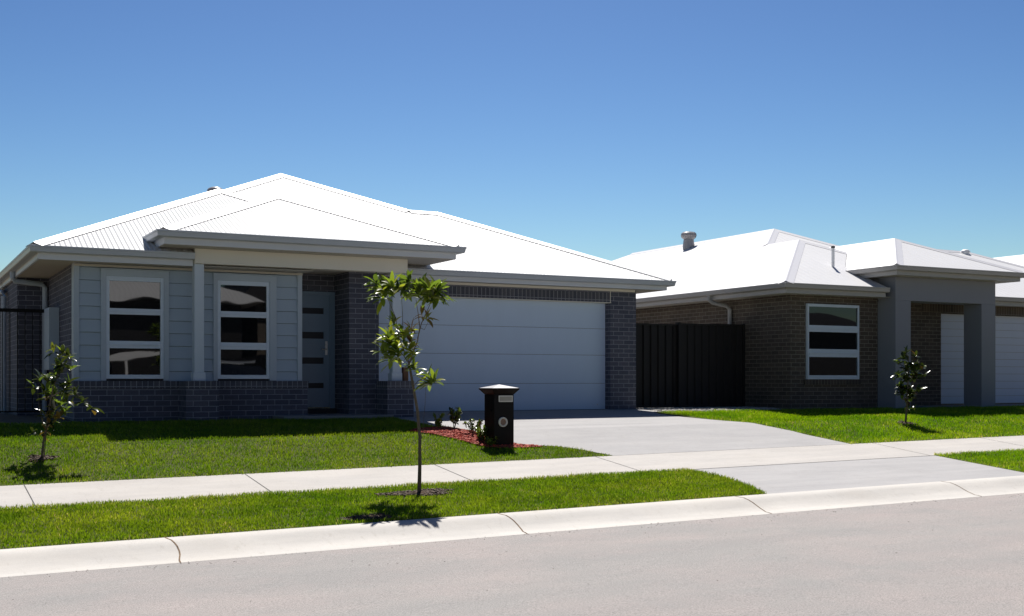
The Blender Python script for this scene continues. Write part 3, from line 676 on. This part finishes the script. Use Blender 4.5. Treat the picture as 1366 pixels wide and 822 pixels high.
eaves(N, [(22.2,19.32),(29.3,19.32)], 2.545, 2.345, M['gutter2'], M['gutter2'])
MB().box(22.2, 29.3, 19.34, 19.65, 2.35, 2.358).build('soffit', M['soffit'], N)
pipe(N, [(16.13,21.15,2.47),(16.13,21.15,2.36),(16.2,21.12,2.30),(16.52,21.05,2.24),(16.60,21.02,2.16),(16.60,21.02,-.1)], .045, M['gutter2'])
pipe(N, [(22.5,19.4,2.92),(22.5,19.4,2.82),(22.45,19.4,2.70),(22.27,19.4,2.68)], .05, M['gutter2'])
pipe(nroof, [(18.5,19.8,2.9),(18.5,19.8,3.50)], .036, M['white_steel'], 'vent_pipe'); MB().lathe((18.5,19.8,3.501), [(.045,0),(.045,.04),(.01,.055)], 12).build('vent_cowl', M['dark'], nroof)
# spinning ventilator
wv = MB(); wv.lathe((20.25,27.5,4.30), [(.17,0),(.17,.12),(.145,.30)], 18)
wv.build('vent_base', M['vent'], nroof, smooth=True)
wv = MB(); n = 26
wv.lathe((20.25,27.5,4.60), [(.12,0),(.16,.02),(.19,.09),(.19,.15),(.15,.20),(.05,.225),(.01,.23)], 24)
for k in range(n):
    a = 2*math.pi*k/n; prof = [(.15,.01),(.20,.05),(.225,.11),(.215,.17),(.16,.215)]
    for (ra, za_), (rb, zb_) in zip(prof, prof[1:]):
        q = []
        for rr, zz_, da in ((ra,za_,0),(rb,zb_,0),(rb*.97,zb_,.2),(ra*.97,za_,.2)): q.append((20.25+rr*math.cos(a+da), 27.5+rr*math.sin(a+da), 4.60+zz_))
        wv.face(q)
wv.build('turbine_vent', M['vent'], nroof)
dome(nroof, 25.85, 22.6, 4.0, .13, .13, M['white_steel'])

# third house
T = empty('far_house', (35, 20, 0), 'white roof of the farthest house at the right edge', 'house')
MB().box(30.9, 40, 21, 36, -.3, 3.0).build('wall', M['pale'], T)
tr_ = MB(); ET = 2.95
plane(tr_, 'L', [(30.3,18.5),(34.9,23.1),(34.9,32),(30.3,36.6)], 30.3, ET); plane(tr_, 'F', [(30.3,18.5),(34.9,23.1),(36,23.1),(40.6,18.5)], 18.5, ET)
plane(tr_, 'R', [(40.6,18.5),(36,23.1),(36,32),(40.6,36.6)], 40.6, ET); plane(tr_, 'B', [(30.3,36.6),(34.9,32),(36,32),(40.6,36.6)], 36.6, ET)
tro = tr_.build('roof', M['roof2'], T)
eaves(T, [(30.4,36),(30.4,18.6),(40.5,18.6)], 2.96, 2.76, M['gutter2'], M['gutter2'])

# ------------------------------------------------------------------ fence and gate between / beside the houses
def ribbed(mb, x0, x1, y, z0, z1, pitch=.19, dep=.035):
    pts = []; x = x0
    while x < x1:
        for dx, dy in ((0,0),(.09,0),(.105,dep),(.175,dep)):
            if x+dx < x1: pts.append((x+dx, y+dy))
        x += pitch
    pts.append((x1, y))
    for (xa, ya_), (xb, yb_) in zip(pts, pts[1:]): mb.face([(xa,ya_,z0),(xb,yb_,z0),(xb,yb_,z1),(xa,ya_,z1)])
    for (xa, ya_), (xb, yb_) in zip(pts, pts[1:]): mb.face([(xa,ya_+.002,z1),(xb,yb_+.002,z1),(xb,yb_+.002,z0),(xa,ya_+.002,z0)])
F = empty('steel_fence', (14.9, 20.6, 0), 'charcoal corrugated steel side fence between the two houses', 'fence')
for x0, x1, y, z1 in ((13.27,14.86,20.62,1.77),(14.93,15.7,20.55,1.79),(15.7,16.62,20.552,1.80)):
    m_ = MB(); ribbed(m_, x0, x1, y, .03, z1-.02); m_.build('fence_panel', M['fence'], F)
    for za_, zb_ in ((z1-.03, z1), (.0, .05)): MB().box(x0-.005, x1, y-.02, y+.055, za_, zb_).build('rail', M['fence'], F)
for x in (13.3, 14.86, 16.58): MB().box(x, x+.06, 20.53, 20.66, -.1, 1.81).build('post', M['fence'], F)
S = empty('side_gate', (1.9, 21.8, 0), 'thin black metal side gate at the far left of the grey house', 'gate')
for za_, zb_ in ((1.74, 1.80), (.03, .055)): MB().box(.6, 2.5, 21.78, 21.81, za_, zb_).build('rail', M['black'], S)
for i in range(16): MB().box(.65+i*.12, .665+i*.12, 21.785, 21.8, .055, 1.74).build('picket', M['black'], S)

# ------------------------------------------------------------------ letterbox
L = empty('letterbox', (7.94, 15.41, G(7.94, 15.3)), 'black pillar letterbox with flared top and round silver newspaper hole', 'letterbox')
x0, x1, y0, y1 = 7.775, 8.095, 15.25, 15.57; zb = G(7.94, 15.3)-.05
MB().box(x0, x1, y0, y1, zb, .37).build('pillar', M['black'], L, bevel=.004)
mb = MB()
def frust(mb, a, b, za, zb_):
    A = [(x0-a,y0-a,za),(x1+a,y0-a,za),(x1+a,y1+a,za),(x0-a,y1+a,za)]; B = [(x0-b,y0-b,zb_),(x1+b,y0-b,zb_),(x1+b,y1+b,zb_),(x0-b,y1+b,zb_)]
    for i in range(4): j = (i+1) % 4; mb.face([A[i],A[j],B[j],B[i]])
    return A, B
A, _ = frust(mb, .0, .062, .371, .445); mb.face(A[::-1]); _, B = frust(mb, .062, .062, .445, .462); mb.face(B); mb.build('flared_head', M['black'], L)
mb = MB(); c = ((x0+x1)/2, (y0+y1)/2, .516); q = [(x0-.06,y0-.06,.4635),(x1+.06,y0-.06,.4635),(x1+.06,y1+.06,.4635),(x0-.06,y1+.06,.4635)]
for i in range(4): mb.face([q[i], q[(i+1)%4], c])
mb.face(q[::-1]); mb.build('cap', painted('cap_sky_sheen', (.36,.36,.38), .45), L)  # light grey paints the sky's reflection on the cap
pl = MB().box(7.845, 8.075, y0-.008, y0-.0005, .262, .355).build('number_plate', M['silver'], L, bevel=.002)
MB().box(7.86, 8.06, y0-.0095, y0-.0082, .277, .340).build('letter_slot', painted('dull_plate', (.34,.33,.30), .5), pl)
rg = MB(); ctr = (7.915, y0, -.03); n = 28
for k in range(n):
    a, b = 2*math.pi*k/n, 2*math.pi*(k+1)/n
    pf = [(.048,-.001),(.050,.018),(.058,.022),(.070,.018),(.074,-.001)]
    for (ra, ha), (rb, hb) in zip(pf, pf[1:]):
        rg.face([(ctr[0]+ra*math.cos(a), ctr[1]-ha, ctr[2]+ra*math.sin(a)),(ctr[0]+ra*math.cos(b), ctr[1]-ha, ctr[2]+ra*math.sin(b)),(ctr[0]+rb*math.cos(b), ctr[1]-hb, ctr[2]+rb*math.sin(b)),(ctr[0]+rb*math.cos(a), ctr[1]-hb, ctr[2]+rb*math.sin(a))])
rg.build('ring', M['silver'], L, smooth=True)
MB().lathe(ctr, [(.047,.0005),(.047,.004)], 24, axis='y').build('newspaper_hole', M['disc'], L)
for x, s_ in ((x0, -1), (x1, 1)): MB().lathe((x, 15.34, .14), [(.014,0),(.014,s_*.018)], 10, axis='x').build('side_knob', M['black'], L)

# ------------------------------------------------------------------ plants
def leaf(mb, base, d, L_, W, mi=0, droop=.5, tint=.5):
    d = Vector(d).normalized(); side = d.cross(Vector((0,0,1)))
    if side.length < .05: side = Vector((1,0,0))
    side.normalize(); side = (Matrix.Rotation(random.uniform(-.5, .5), 3, d) @ side)
    p = Vector(base); n = 5; prevs = None
    for i in range(n+1):
        t = i/n; w_ = W*.5*math.sin(math.pi*min(1, (t*.93+.05)))**.8
        up = side.cross(d).normalized()
        l_, r_, c_ = p-side*w_+up*w_*.35, p+side*w_+up*w_*.35, p
        if prevs:
            pl_, pc, prr = prevs
            mb.face([pl_, pc, c_, l_], None, mi, tint); mb.face([pc, prr, r_, c_], None, mi, tint)
        prevs = (l_, c_, r_)
        d = (d+Vector((0,0,-1))*droop*.28/n*2).normalized(); p = p+d*(L_/n)
def whorl(mb, p, axis, n, L_, W, mis, spread=1.0, droop=.5):
    axis = Vector(axis).normalized(); a = axis.orthogonal().normalized(); b = axis.cross(a)
    for k in range(n):
        ang = 2*math.pi*k/n*1.618+random.uniform(-.3, .3); el = random.uniform(.15, 1.0)*spread
        d = axis*math.cos(el*1.4)+(a*math.cos(ang)+b*math.sin(ang))*math.sin(el*1.4)
        leaf(mb, Vector(p)-axis*random.uniform(0, .05), d, L_*random.uniform(.65, 1.15), W*random.uniform(.8, 1.2), random.choice(mis), droop, random.random())
CAMZ = .57
def at(px, py, dep):                     # point seen at photo pixel (px,py) at forward distance dep
    u = (px-683)/1578; return Vector((dep*(.4675+u*.884), dep*(.884-u*.4675), CAMZ-(py-508)/1578*dep))
def build_tree(name, base, label, group, trunk, tr_r, branches, clusters, mats, Lf, Wf, shape=None):
    t = empty(name, base, label, 'tree', group)
    MB().tube(trunk, tr_r, 10).build('trunk', M['bark'], t, smooth=True)
    for path, r0 in branches:
        MB().tube(path, [r0+(r0*.35-r0)*i/(len(path)-1) for i in range(len(path))], 7).build('branch', M['bark'], t, smooth=True)
    lv = MB()
    for p, ax, n, sc_, mis in clusters: whorl(lv, p, ax, n, Lf*sc_, Wf*sc_, mis, 1.25, .95)
    lv.build('leaves', mats, t, smooth=True, keep=True)
    return t
# street tree
bx, by = 5.40, 12.49; bz = G(bx, by); D0 = .4675*bx+.884*by
def A(px, py, dd=0): return at(px, py, D0+dd)
tk = [Vector((bx, by, bz-.05)), A(560,620), A(560,583), A(557,549,.02), A(552,520,.03), A(548,498,.03), A(545,482,.02)]
br = [([A(546,486,.02), A(551,470,-.03), A(557,455,-.08), A(560,437,-.1), A(558,420,-.12), A(555,400,-.12)], .009),
      ([A(557,452,-.08), A(562,432,.0), A(572,410,.08), A(578,395,.12)], .007),
      ([A(545,482,.02), A(548,470,.05), A(546,455,.08), A(545,438,.1)], .006),
      ([A(545,484,.02), A(538,474,.1), A(530,466,.2), A(526,458,.24)], .006),
      ([A(540,470,.05), A(532,450,0), A(528,424,-.03), A(520,405,-.05), A(514,390,-.08)], .006),
      ([A(540,462,.05), A(537,440,.12), A(537,415,.15), A(535,392,.17)], .005),
      ([A(551,516,.03), A(558,508,-.02), A(567,505,-.08), A(576,512,-.12)], .005),
      ([A(559,600,0), A(564,575,.03), A(567,540,.05), A(568,515,.05), A(574,510,.02)], .0035),
      ([A(560,437,-.1), A(566,440,-.15), A(572,428,-.2)], .004)]
m1, m2 = [0,0,0,1], [0,1,1]
cl = []
def C(px, py, dd, n=9, s_=1, mis=m1, ax=None):
    n = int(n*(1.5 if D0 < 14 else 1.3 if D0 < 16 else 1.7)); px += random.uniform(-4, 4); py += random.uniform(-4, 4); cl.append((A(px, py, dd), ax or (random.uniform(-.8,.8), random.uniform(-.8,.8), 1), n, s_, mis))
for a in ((513,386,-.08,13,1.05),(505,380,.05,9,.95),(522,377,-.15,10,.95,m2),(512,396,.1,8,1.0),(535,384,.17,13,1.0),(541,376,.1,9,.95,m2),(547,389,.2,8,.9),(532,380,-.1,8,.9),
          (555,392,-.12,12,1.0,m2),(561,383,0,11,1.0),(567,380,-.1,10,1.0,m2),(577,388,.12,14,1.1),(583,396,.2,11,1.1),(573,400,.0,10,1.0),(586,384,.05,9,1.1),(566,396,.2,9,.9,m2),
          (529,432,-.03,9,.8,m2),(533,445,.1,9,.9),(522,448,.2,11,1.0,m2),(517,455,.1,9,1.0,m2),(526,462,.24,12,1.1),(514,468,.1,9,1.0),(533,470,.05,8,.9),(520,478,.2,8,1.05),(541,452,.0,8,.85,m2),(545,440,.1,9,.8,[2,1]),(548,449,.05,7,.8,[1,2]),
          (545,465,.02,8,.8),(553,470,-.05,7,.75,m2),(548,483,0,8,.7,m2),(555,489,.05,8,.7),(571,427,-.2,7,.7,[1,2]),(566,420,-.15,4,.6,[2]),
          (576,513,-.12,9,1.0),(583,507,-.15,6,1.05),(569,504,-.08,5,.8,m2),(560,497,0,5,.6,m2)): C(*a)
LEAVES = [M['leaf'], M['leaf_y'], M['leaf_b'], M['leaf_d']]
build_tree('street_tree', (bx, by, bz), 'tall thin sapling with long glossy leaves planted on the verge by the kerb', None, tk, [.024,.020,.018,.017,.015,.014,.011], br, cl, LEAVES, .20, .056)
# small tree left
bx, by = 1.68, 15.51; bz = G(bx, by); D0 = .4675*bx+.884*by
tk = [Vector((bx, by, bz-.05)), A(58,590), A(62,570), A(66,545), A(70,520), A(78,495), A(86,475)]
br = [([A(61,575), A(56,560,.05), A(52,540,.08), A(50,520,.1)], .006), ([A(68,530), A(82,522,-.1), A(95,515,-.15), A(104,528,-.2)], .007), ([A(104,528,-.2), A(114,532,-.2), A(121,542,-.2)], .004),
      ([A(78,498), A(90,492,.1), A(98,488,.15)], .004), ([A(57,592), A(50,580,-.05), A(44,574,-.05)], .003), ([Vector((bx+.03, by, bz)), A(61,585,.02), A(65,560,.04), A(68,535,.05)], .006)]
cl = []; dd_ = [3,3,0]
for a in ((70,468,0,6,.9,[1,3]),(80,470,.05,6,.95,[3,1]),(88,472,.1,6,.95,[3,1]),(97,478,.1,6,.9,[3,3,1]),(84,484,-.1,8,1,dd_),(74,490,0,7,1,dd_),(96,489,.15,6,1,dd_),(78,503,0,8,1,dd_),(68,510,-.05,8,1,dd_),
          (57,508,.1,8,1,dd_),(49,516,.1,7,.95,dd_),(62,522,.0,8,1,dd_),(72,525,.1,9,1,dd_),(84,520,-.1,8,1,dd_),(94,514,-.15,8,1,dd_),(101,522,-.2,8,1,dd_+[2]),(92,532,-.1,7,1,dd_+[2]),(78,538,0,9,1,dd_),(66,540,0,8,1,[3,2]),(60,532,.1,7,.9,[3,2]),(112,531,-.2,7,1,dd_),(120,542,-.2,6,1,[3,3,2]),(72,552,0,7,.9,[3,2]),(84,545,.1,7,.9,dd_),(43,573,-.05,4,.8,[3]),(60,568,.02,6,.8,[3,2]),(66,562,0,6,.85,dd_+[2]),(76,560,.05,6,.8,dd_+[2]),(63,552,-.05,7,.9,dd_),(57,580,.02,4,.7,[3,2]),(70,575,0,3,.6,[3])): C(*a)
build_tree('small_tree', (bx, by, bz), 'small dark-leaved sapling on the lawn before the left brick base', 'young dark-leaved lawn trees', tk, [.016,.014,.012,.011,.009,.007,.005], br, cl, LEAVES, .15, .052)
# small tree right
bx, by = 16.46, 15.75; bz = G(bx, by); D0 = .4675*bx+.884*by
tk = [Vector((bx, by, bz-.05)), A(1209,552), A(1210,535), A(1211,515), A(1212,495), A(1212,475)]
br = [([A(1210,535), A(1203,525,.1), A(1198,512,.15)], .008), ([A(1210,520), A(1218,512,-.1), A(1224,503,-.15)], .008), ([A(1211,505), A(1222,495,-.1), A(1232,492,-.15)], .006), ([A(1211,500), A(1204,492,.1), A(1201,484,.12)], .006)]
cl = []
for a in ((1212,470,0,6,.9,dd_),(1219,474,.1,5,.9,[2,3]),(1208,480,.1,8,1,dd_),(1216,484,-.1,8,1,dd_),(1203,486,.12,7,1,dd_),(1224,488,-.1,6,1,dd_),(1233,491,-.15,6,.9,dd_+[2]),(1210,494,0,9,1,dd_),(1218,498,0,8,1,dd_),(1199,498,.15,7,1,dd_),(1204,504,.1,9,1,dd_),(1212,508,0,9,1,dd_),(1222,506,-.1,8,1,dd_+[2]),(1228,500,-.1,6,.9,dd_),
          (1198,512,.15,8,1,dd_),(1206,517,.1,9,1,dd_),(1214,520,0,9,1,dd_),(1221,517,-.1,7,1,dd_),(1202,525,.1,8,1,dd_),(1211,530,0,8,1,dd_),(1219,528,.1,6,.9,[3,2]),(1207,538,0,6,.8,[3,2]),(1214,543,0,4,.7,[3]),(1224,540,0,2,.6,[3])): C(*a)
build_tree('small_tree', (bx, by, bz), 'small dark-leaved sapling on the bright lawn before the grey portico', 'young dark-leaved lawn trees', tk, [.02,.018,.016,.013,.01,.007], br, cl, LEAVES, .155, .07)
# bed shrubs
def shrub(x, y, h, label, mis, n, wid, Lf=.06, stems=3):
    z = G(x, y); t = empty('shrub', (x, y, z), label, 'shrub', 'low shrubs in the mulch bed')
    st = MB(); lv = MB()
    for i in range(stems):
        a = 6.28*i/stems+random.random(); tip = Vector((x+math.cos(a)*wid*random.uniform(.4,1), y+math.sin(a)*wid*random.uniform(.4,1), z+h*random.uniform(.75,1)))
        b0 = Vector((x, y, z)); mid = b0.lerp(tip, .5)+Vector((0,0,h*.1)); st.tube([b0, mid, tip], [.006,.005,.003], 6)
        for k in range(n):
            q = random.uniform(.25, 1); p = b0.lerp(mid, q*2) if q < .5 else mid.lerp(tip, q*2-1)
            whorl(lv, p, (random.uniform(-1,1), random.uniform(-1,1), .8), 3, Lf, Lf*.55, mis)
    st.build('stem', M['bark'], t, smooth=True); lv.build('leaves', LEAVES, t, smooth=True, keep=True)
shrub(7.54, 16.66, .24, 'yellow-green low shrub at the far left end of the red mulch bed', [1], 9, .14, .075)
shrub(7.72, 16.50, .38, 'tallest dark-leaved shrub in the red mulch bed', [3,0], 9, .17, .085, 4)
shrub(7.82, 16.02, .26, 'fine-leaved grey-green shrub in the middle of the red mulch bed', [3,0,3], 13, .19, .05, 6)
shrub(7.72, 15.55, .22, 'round leafy shrub against the left side of the black letterbox', [0,1,0], 12, .14, .065, 6)
shrub(7.72, 15.24, .14, 'lowest green shrub at the foot of the black letterbox', [1,0], 9, .12, .055, 5)

# ------------------------------------------------------------------ across the street (seen in the window reflections)
O = empty('opposite_house', (13, -13, -.5), 'charcoal house with a white roof standing across the street', 'house')
MB().box(4, 14, -24, -14, -.8, 4.0).build('wall', M['fence'], O)
ro = MB(); ro.face([(3,-13.2,4.0),(14.8,-13.2,4.0),(10.2,-19,6.4),(8,-19,6.4)]); ro.face([(14.8,-13.2,4.0),(14.8,-25,4.0),(10.2,-19,6.4)]); ro.face([(3,-25,4.0),(3,-13.2,4.0),(8,-19,6.4)]); ro.face([(14.8,-25,4.0),(3,-25,4.0),(8,-19,6.4),(10.2,-19,6.4)])
ro.build('roof', M['roof2'], O)
MB().box(5.5, 8.5, -13.99, -13.9, .2, 1.6).build('window', M['glass'], O); MB().box(11, 15.5, -13.99, -13.9, -.5, 1.6).build('garage_door', M['black'], O)
O2 = empty('opposite_carport_house', (-4, -13, -.5), 'dark brick house with a white roof across the street', 'house')
MB().box(-12, 1, -24, -14.5, -.8, 4.0).build('wall', M['brick2'], O2)
ro = MB(); ro.face([(-13,-13.6,4.0),(2,-13.6,4.0),(-2.5,-19,6.3),(-8.5,-19,6.3)]); ro.face([(2,-13.6,4.0),(2,-25,4.0),(-2.5,-19,6.3)]); ro.face([(-13,-25,4.0),(-13,-13.6,4.0),(-8.5,-19,6.3)]); ro.face([(2,-25,4.0),(-13,-25,4.0),(-8.5,-19,6.3),(-2.5,-19,6.3)])
ro.build('roof', M['roof2'], O2)
O3 = empty('opposite_dark_house', (24, -16, -.5), 'dark brick house with a charcoal roof across the street', 'house')
MB().box(15.5, 29, -30, -17, -.8, 4.2).build('wall', M['brick2'], O3)
ro = MB(); ro.face([(14.5,-16.5,4.2),(30,-16.5,4.2),(25,-22,8),(19,-22,8)]); ro.face([(30,-16.5,4.2),(30,-30,4.2),(25,-22,8)]); ro.face([(14.5,-30,4.2),(14.5,-16.5,4.2),(19,-22,8)]); ro.face([(30,-30,4.2),(14.5,-30,4.2),(19,-22,8),(25,-22,8)])
ro.build('roof', M['fence'], O3)
O4 = empty('opposite_far_house', (42, -16, -.5), 'black-walled house with a charcoal roof farther down across the street', 'house')
MB().box(33, 52, -30, -15, -.8, 3.6).build('wall', M['fence'], O4)
ro = MB(); ro.face([(32,-14.2,3.6),(53,-14.2,3.6),(47,-20,6),(38,-20,6)]); ro.face([(53,-14.2,3.6),(53,-30,3.6),(47,-20,6)]); ro.face([(32,-30,3.6),(32,-14.2,3.6),(38,-20,6)]); ro.face([(53,-30,3.6),(32,-30,3.6),(38,-20,6),(47,-20,6)])
ro.build('roof', M['fence'], O4)
def car(x, y, label, sc_=1.25):
    z = 0; t = empty('parked_car', (0, 0, 0), label, 'car'); px_, py_ = x, y; x = y = 0
    secs = [(-2.2,.35,.62,.60),(-2.1,.28,.85,.80),(-1.5,.25,.95,.86),(-.9,.25,1.0,.88),(.2,.25,1.0,.88),(1.2,.25,.98,.88),(1.95,.28,.95,.84),(2.15,.35,.75,.70)]
    bd = MB(); rings_ = []
    for sx, zl, zh, hw_ in secs:
        rings_.append([(x+sx, y-hw_, z+zl), (x+sx, y-hw_-.03, z+(zl+zh)/2), (x+sx, y-hw_*.94, z+zh), (x+sx, y+hw_*.94, z+zh), (x+sx, y+hw_+.03, z+(zl+zh)/2), (x+sx, y+hw_, z+zl)])
    for a, b in zip(rings_, rings_[1:]):
        for k in range(6): bd.face([a[k], a[(k+1)%6], b[(k+1)%6], b[k]])
    bd.face(rings_[0]); bd.face(rings_[-1][::-1]); b_ = bd.build('body', M['carpaint'], t, smooth=True)
    cab = [(-1.9,.96,.97,.80),(-1.5,.96,1.42,.64),(-.3,.96,1.48,.64),(.5,.96,1.42,.64),(1.2,.96,.97,.80)]; gl = MB(); rf_ = MB(); rr = []
    for sx, zl, zh, hw_ in cab: rr.append([(x+sx, y-.82, z+zl), (x+sx, y-hw_, z+zh), (x+sx, y+hw_, z+zh), (x+sx, y+.82, z+zl)])
    for i, (a, b) in enumerate(zip(rr, rr[1:])):
        gl.face([a[0], a[1], b[1], b[0]]); gl.face([a[2], a[3], b[3], b[2]]); (rf_ if 0 < i < 3 else gl).face([a[1], a[2], b[2], b[1]])
    gl.build('window', M['glass'], t); rf_.build('car_roof', M['carpaint'], t)
    MB().tube([(x-1.2,y-.6,z+1.55),(x+.4,y-.6,z+1.53)], .02).build('roof_rail', M['steel'], t)
    MB().tube([(x-1.2,y+.6,z+1.55),(x+.4,y+.6,z+1.53)], .02).build('roof_rail', M['steel'], t)
    for sx in (-1.4, 1.35):
        for sy in (-.82, .82):
            wl = MB().lathe((x+sx, y+sy+.11, z+.32), [(.2,0),(.32,.01),(.32,.21),(.2,.22)], 20, axis='y').build('wheel', M['tyre'], t, smooth=True)
            MB().lathe((x+sx, y+sy+(.13 if sy > 0 else -.11), z+.32), [(.19,0),(.19,.02)], 16, axis='y').build('rim', M['silver'], wl)
    t.location = (px_, py_, G(px_, py_)); t.scale = (sc_,)*3
car(10.9, -3.2, 'tall silver car with roof rails parked in the driveway across the street')
cpm = MB(); cpm.face([(6.2,-9.5,1.15),(9.8,-9.5,1.75),(9.8,-13,1.85),(6.2,-13,1.25)]); cpm.face([(6.2,-9.5,1.05),(9.8,-9.5,1.65),(9.8,-9.5,1.75),(6.2,-9.5,1.15)]); cpm.build('carport_roof', M['white_steel'], O)
for x in (6.4, 8.2, 9.6): MB().box(x, x+.09, -9.6, -9.51, -.7, 1.1+(x-6.2)*.16).build('carport_post', M['white_steel'], O)

# ------------------------------------------------------------------ light, sky, camera
SUN = Vector((.32, .614, 1.0)).normalized()
EL = math.asin(SUN.z); AZ = math.atan2(SUN.x, SUN.y)
wd = bpy.data.worlds.new('World'); sc.world = wd; wd.use_nodes = True
nt = wd.node_tree; bg = nt.nodes['Background']; sk = nt.nodes.new('ShaderNodeTexSky'); sk.sky_type = 'NISHITA'
sk.sun_disc = False; sk.sun_elevation = EL; sk.sun_rotation = AZ; sk.altitude = 50; sk.air_density = 1.0; sk.dust_density = .6; sk.ozone_density = 1.6
g1_ = nt.nodes.new('ShaderNodeVectorMath'); g1_.operation = 'MULTIPLY'; g1_.inputs[1].default_value = (.125,)*3
gm_ = nt.nodes.new('ShaderNodeGamma'); gm_.inputs[1].default_value = 2.0
g2_ = nt.nodes.new('ShaderNodeVectorMath'); g2_.operation = 'MULTIPLY'; g2_.inputs[1].default_value = (5.15, 5.3, 5.05)
nt.links.new(sk.outputs[0], g1_.inputs[0]); nt.links.new(g1_.outputs[0], gm_.inputs[0]); nt.links.new(gm_.outputs[0], g2_.inputs[0]); nt.links.new(g2_.outputs[0], bg.inputs[0]); bg.inputs[1].default_value = .1
sl = bpy.data.lights.new('sun', 'SUN'); sl.energy = 5.0; sl.angle = R(.53); sl.color = (1, .955, .89)
so = bpy.data.objects.new('sun', sl); col.objects.link(so); so.rotation_euler = (-SUN).to_track_quat('-Z', 'Y').to_euler(); so.location = (20, 40, 50)
cam = bpy.data.cameras.new('camera'); co = bpy.data.objects.new('camera', cam); col.objects.link(co); sc.camera = co
co.location = (0, 0, CAMZ); co.rotation_euler = (R(90), 0, -math.atan2(.4675, .884))
cam.sensor_width = 36; cam.lens = 36*1578/1366; cam.shift_y = (508-411)/1366; cam.clip_end = 2000; cam.clip_start = .05
sc.view_settings.view_transform = 'Standard'; sc.view_settings.look = 'None'; sc.view_settings.gamma = 1; sc.view_settings.use_curve_mapping = False
sc.view_settings.exposure = .5
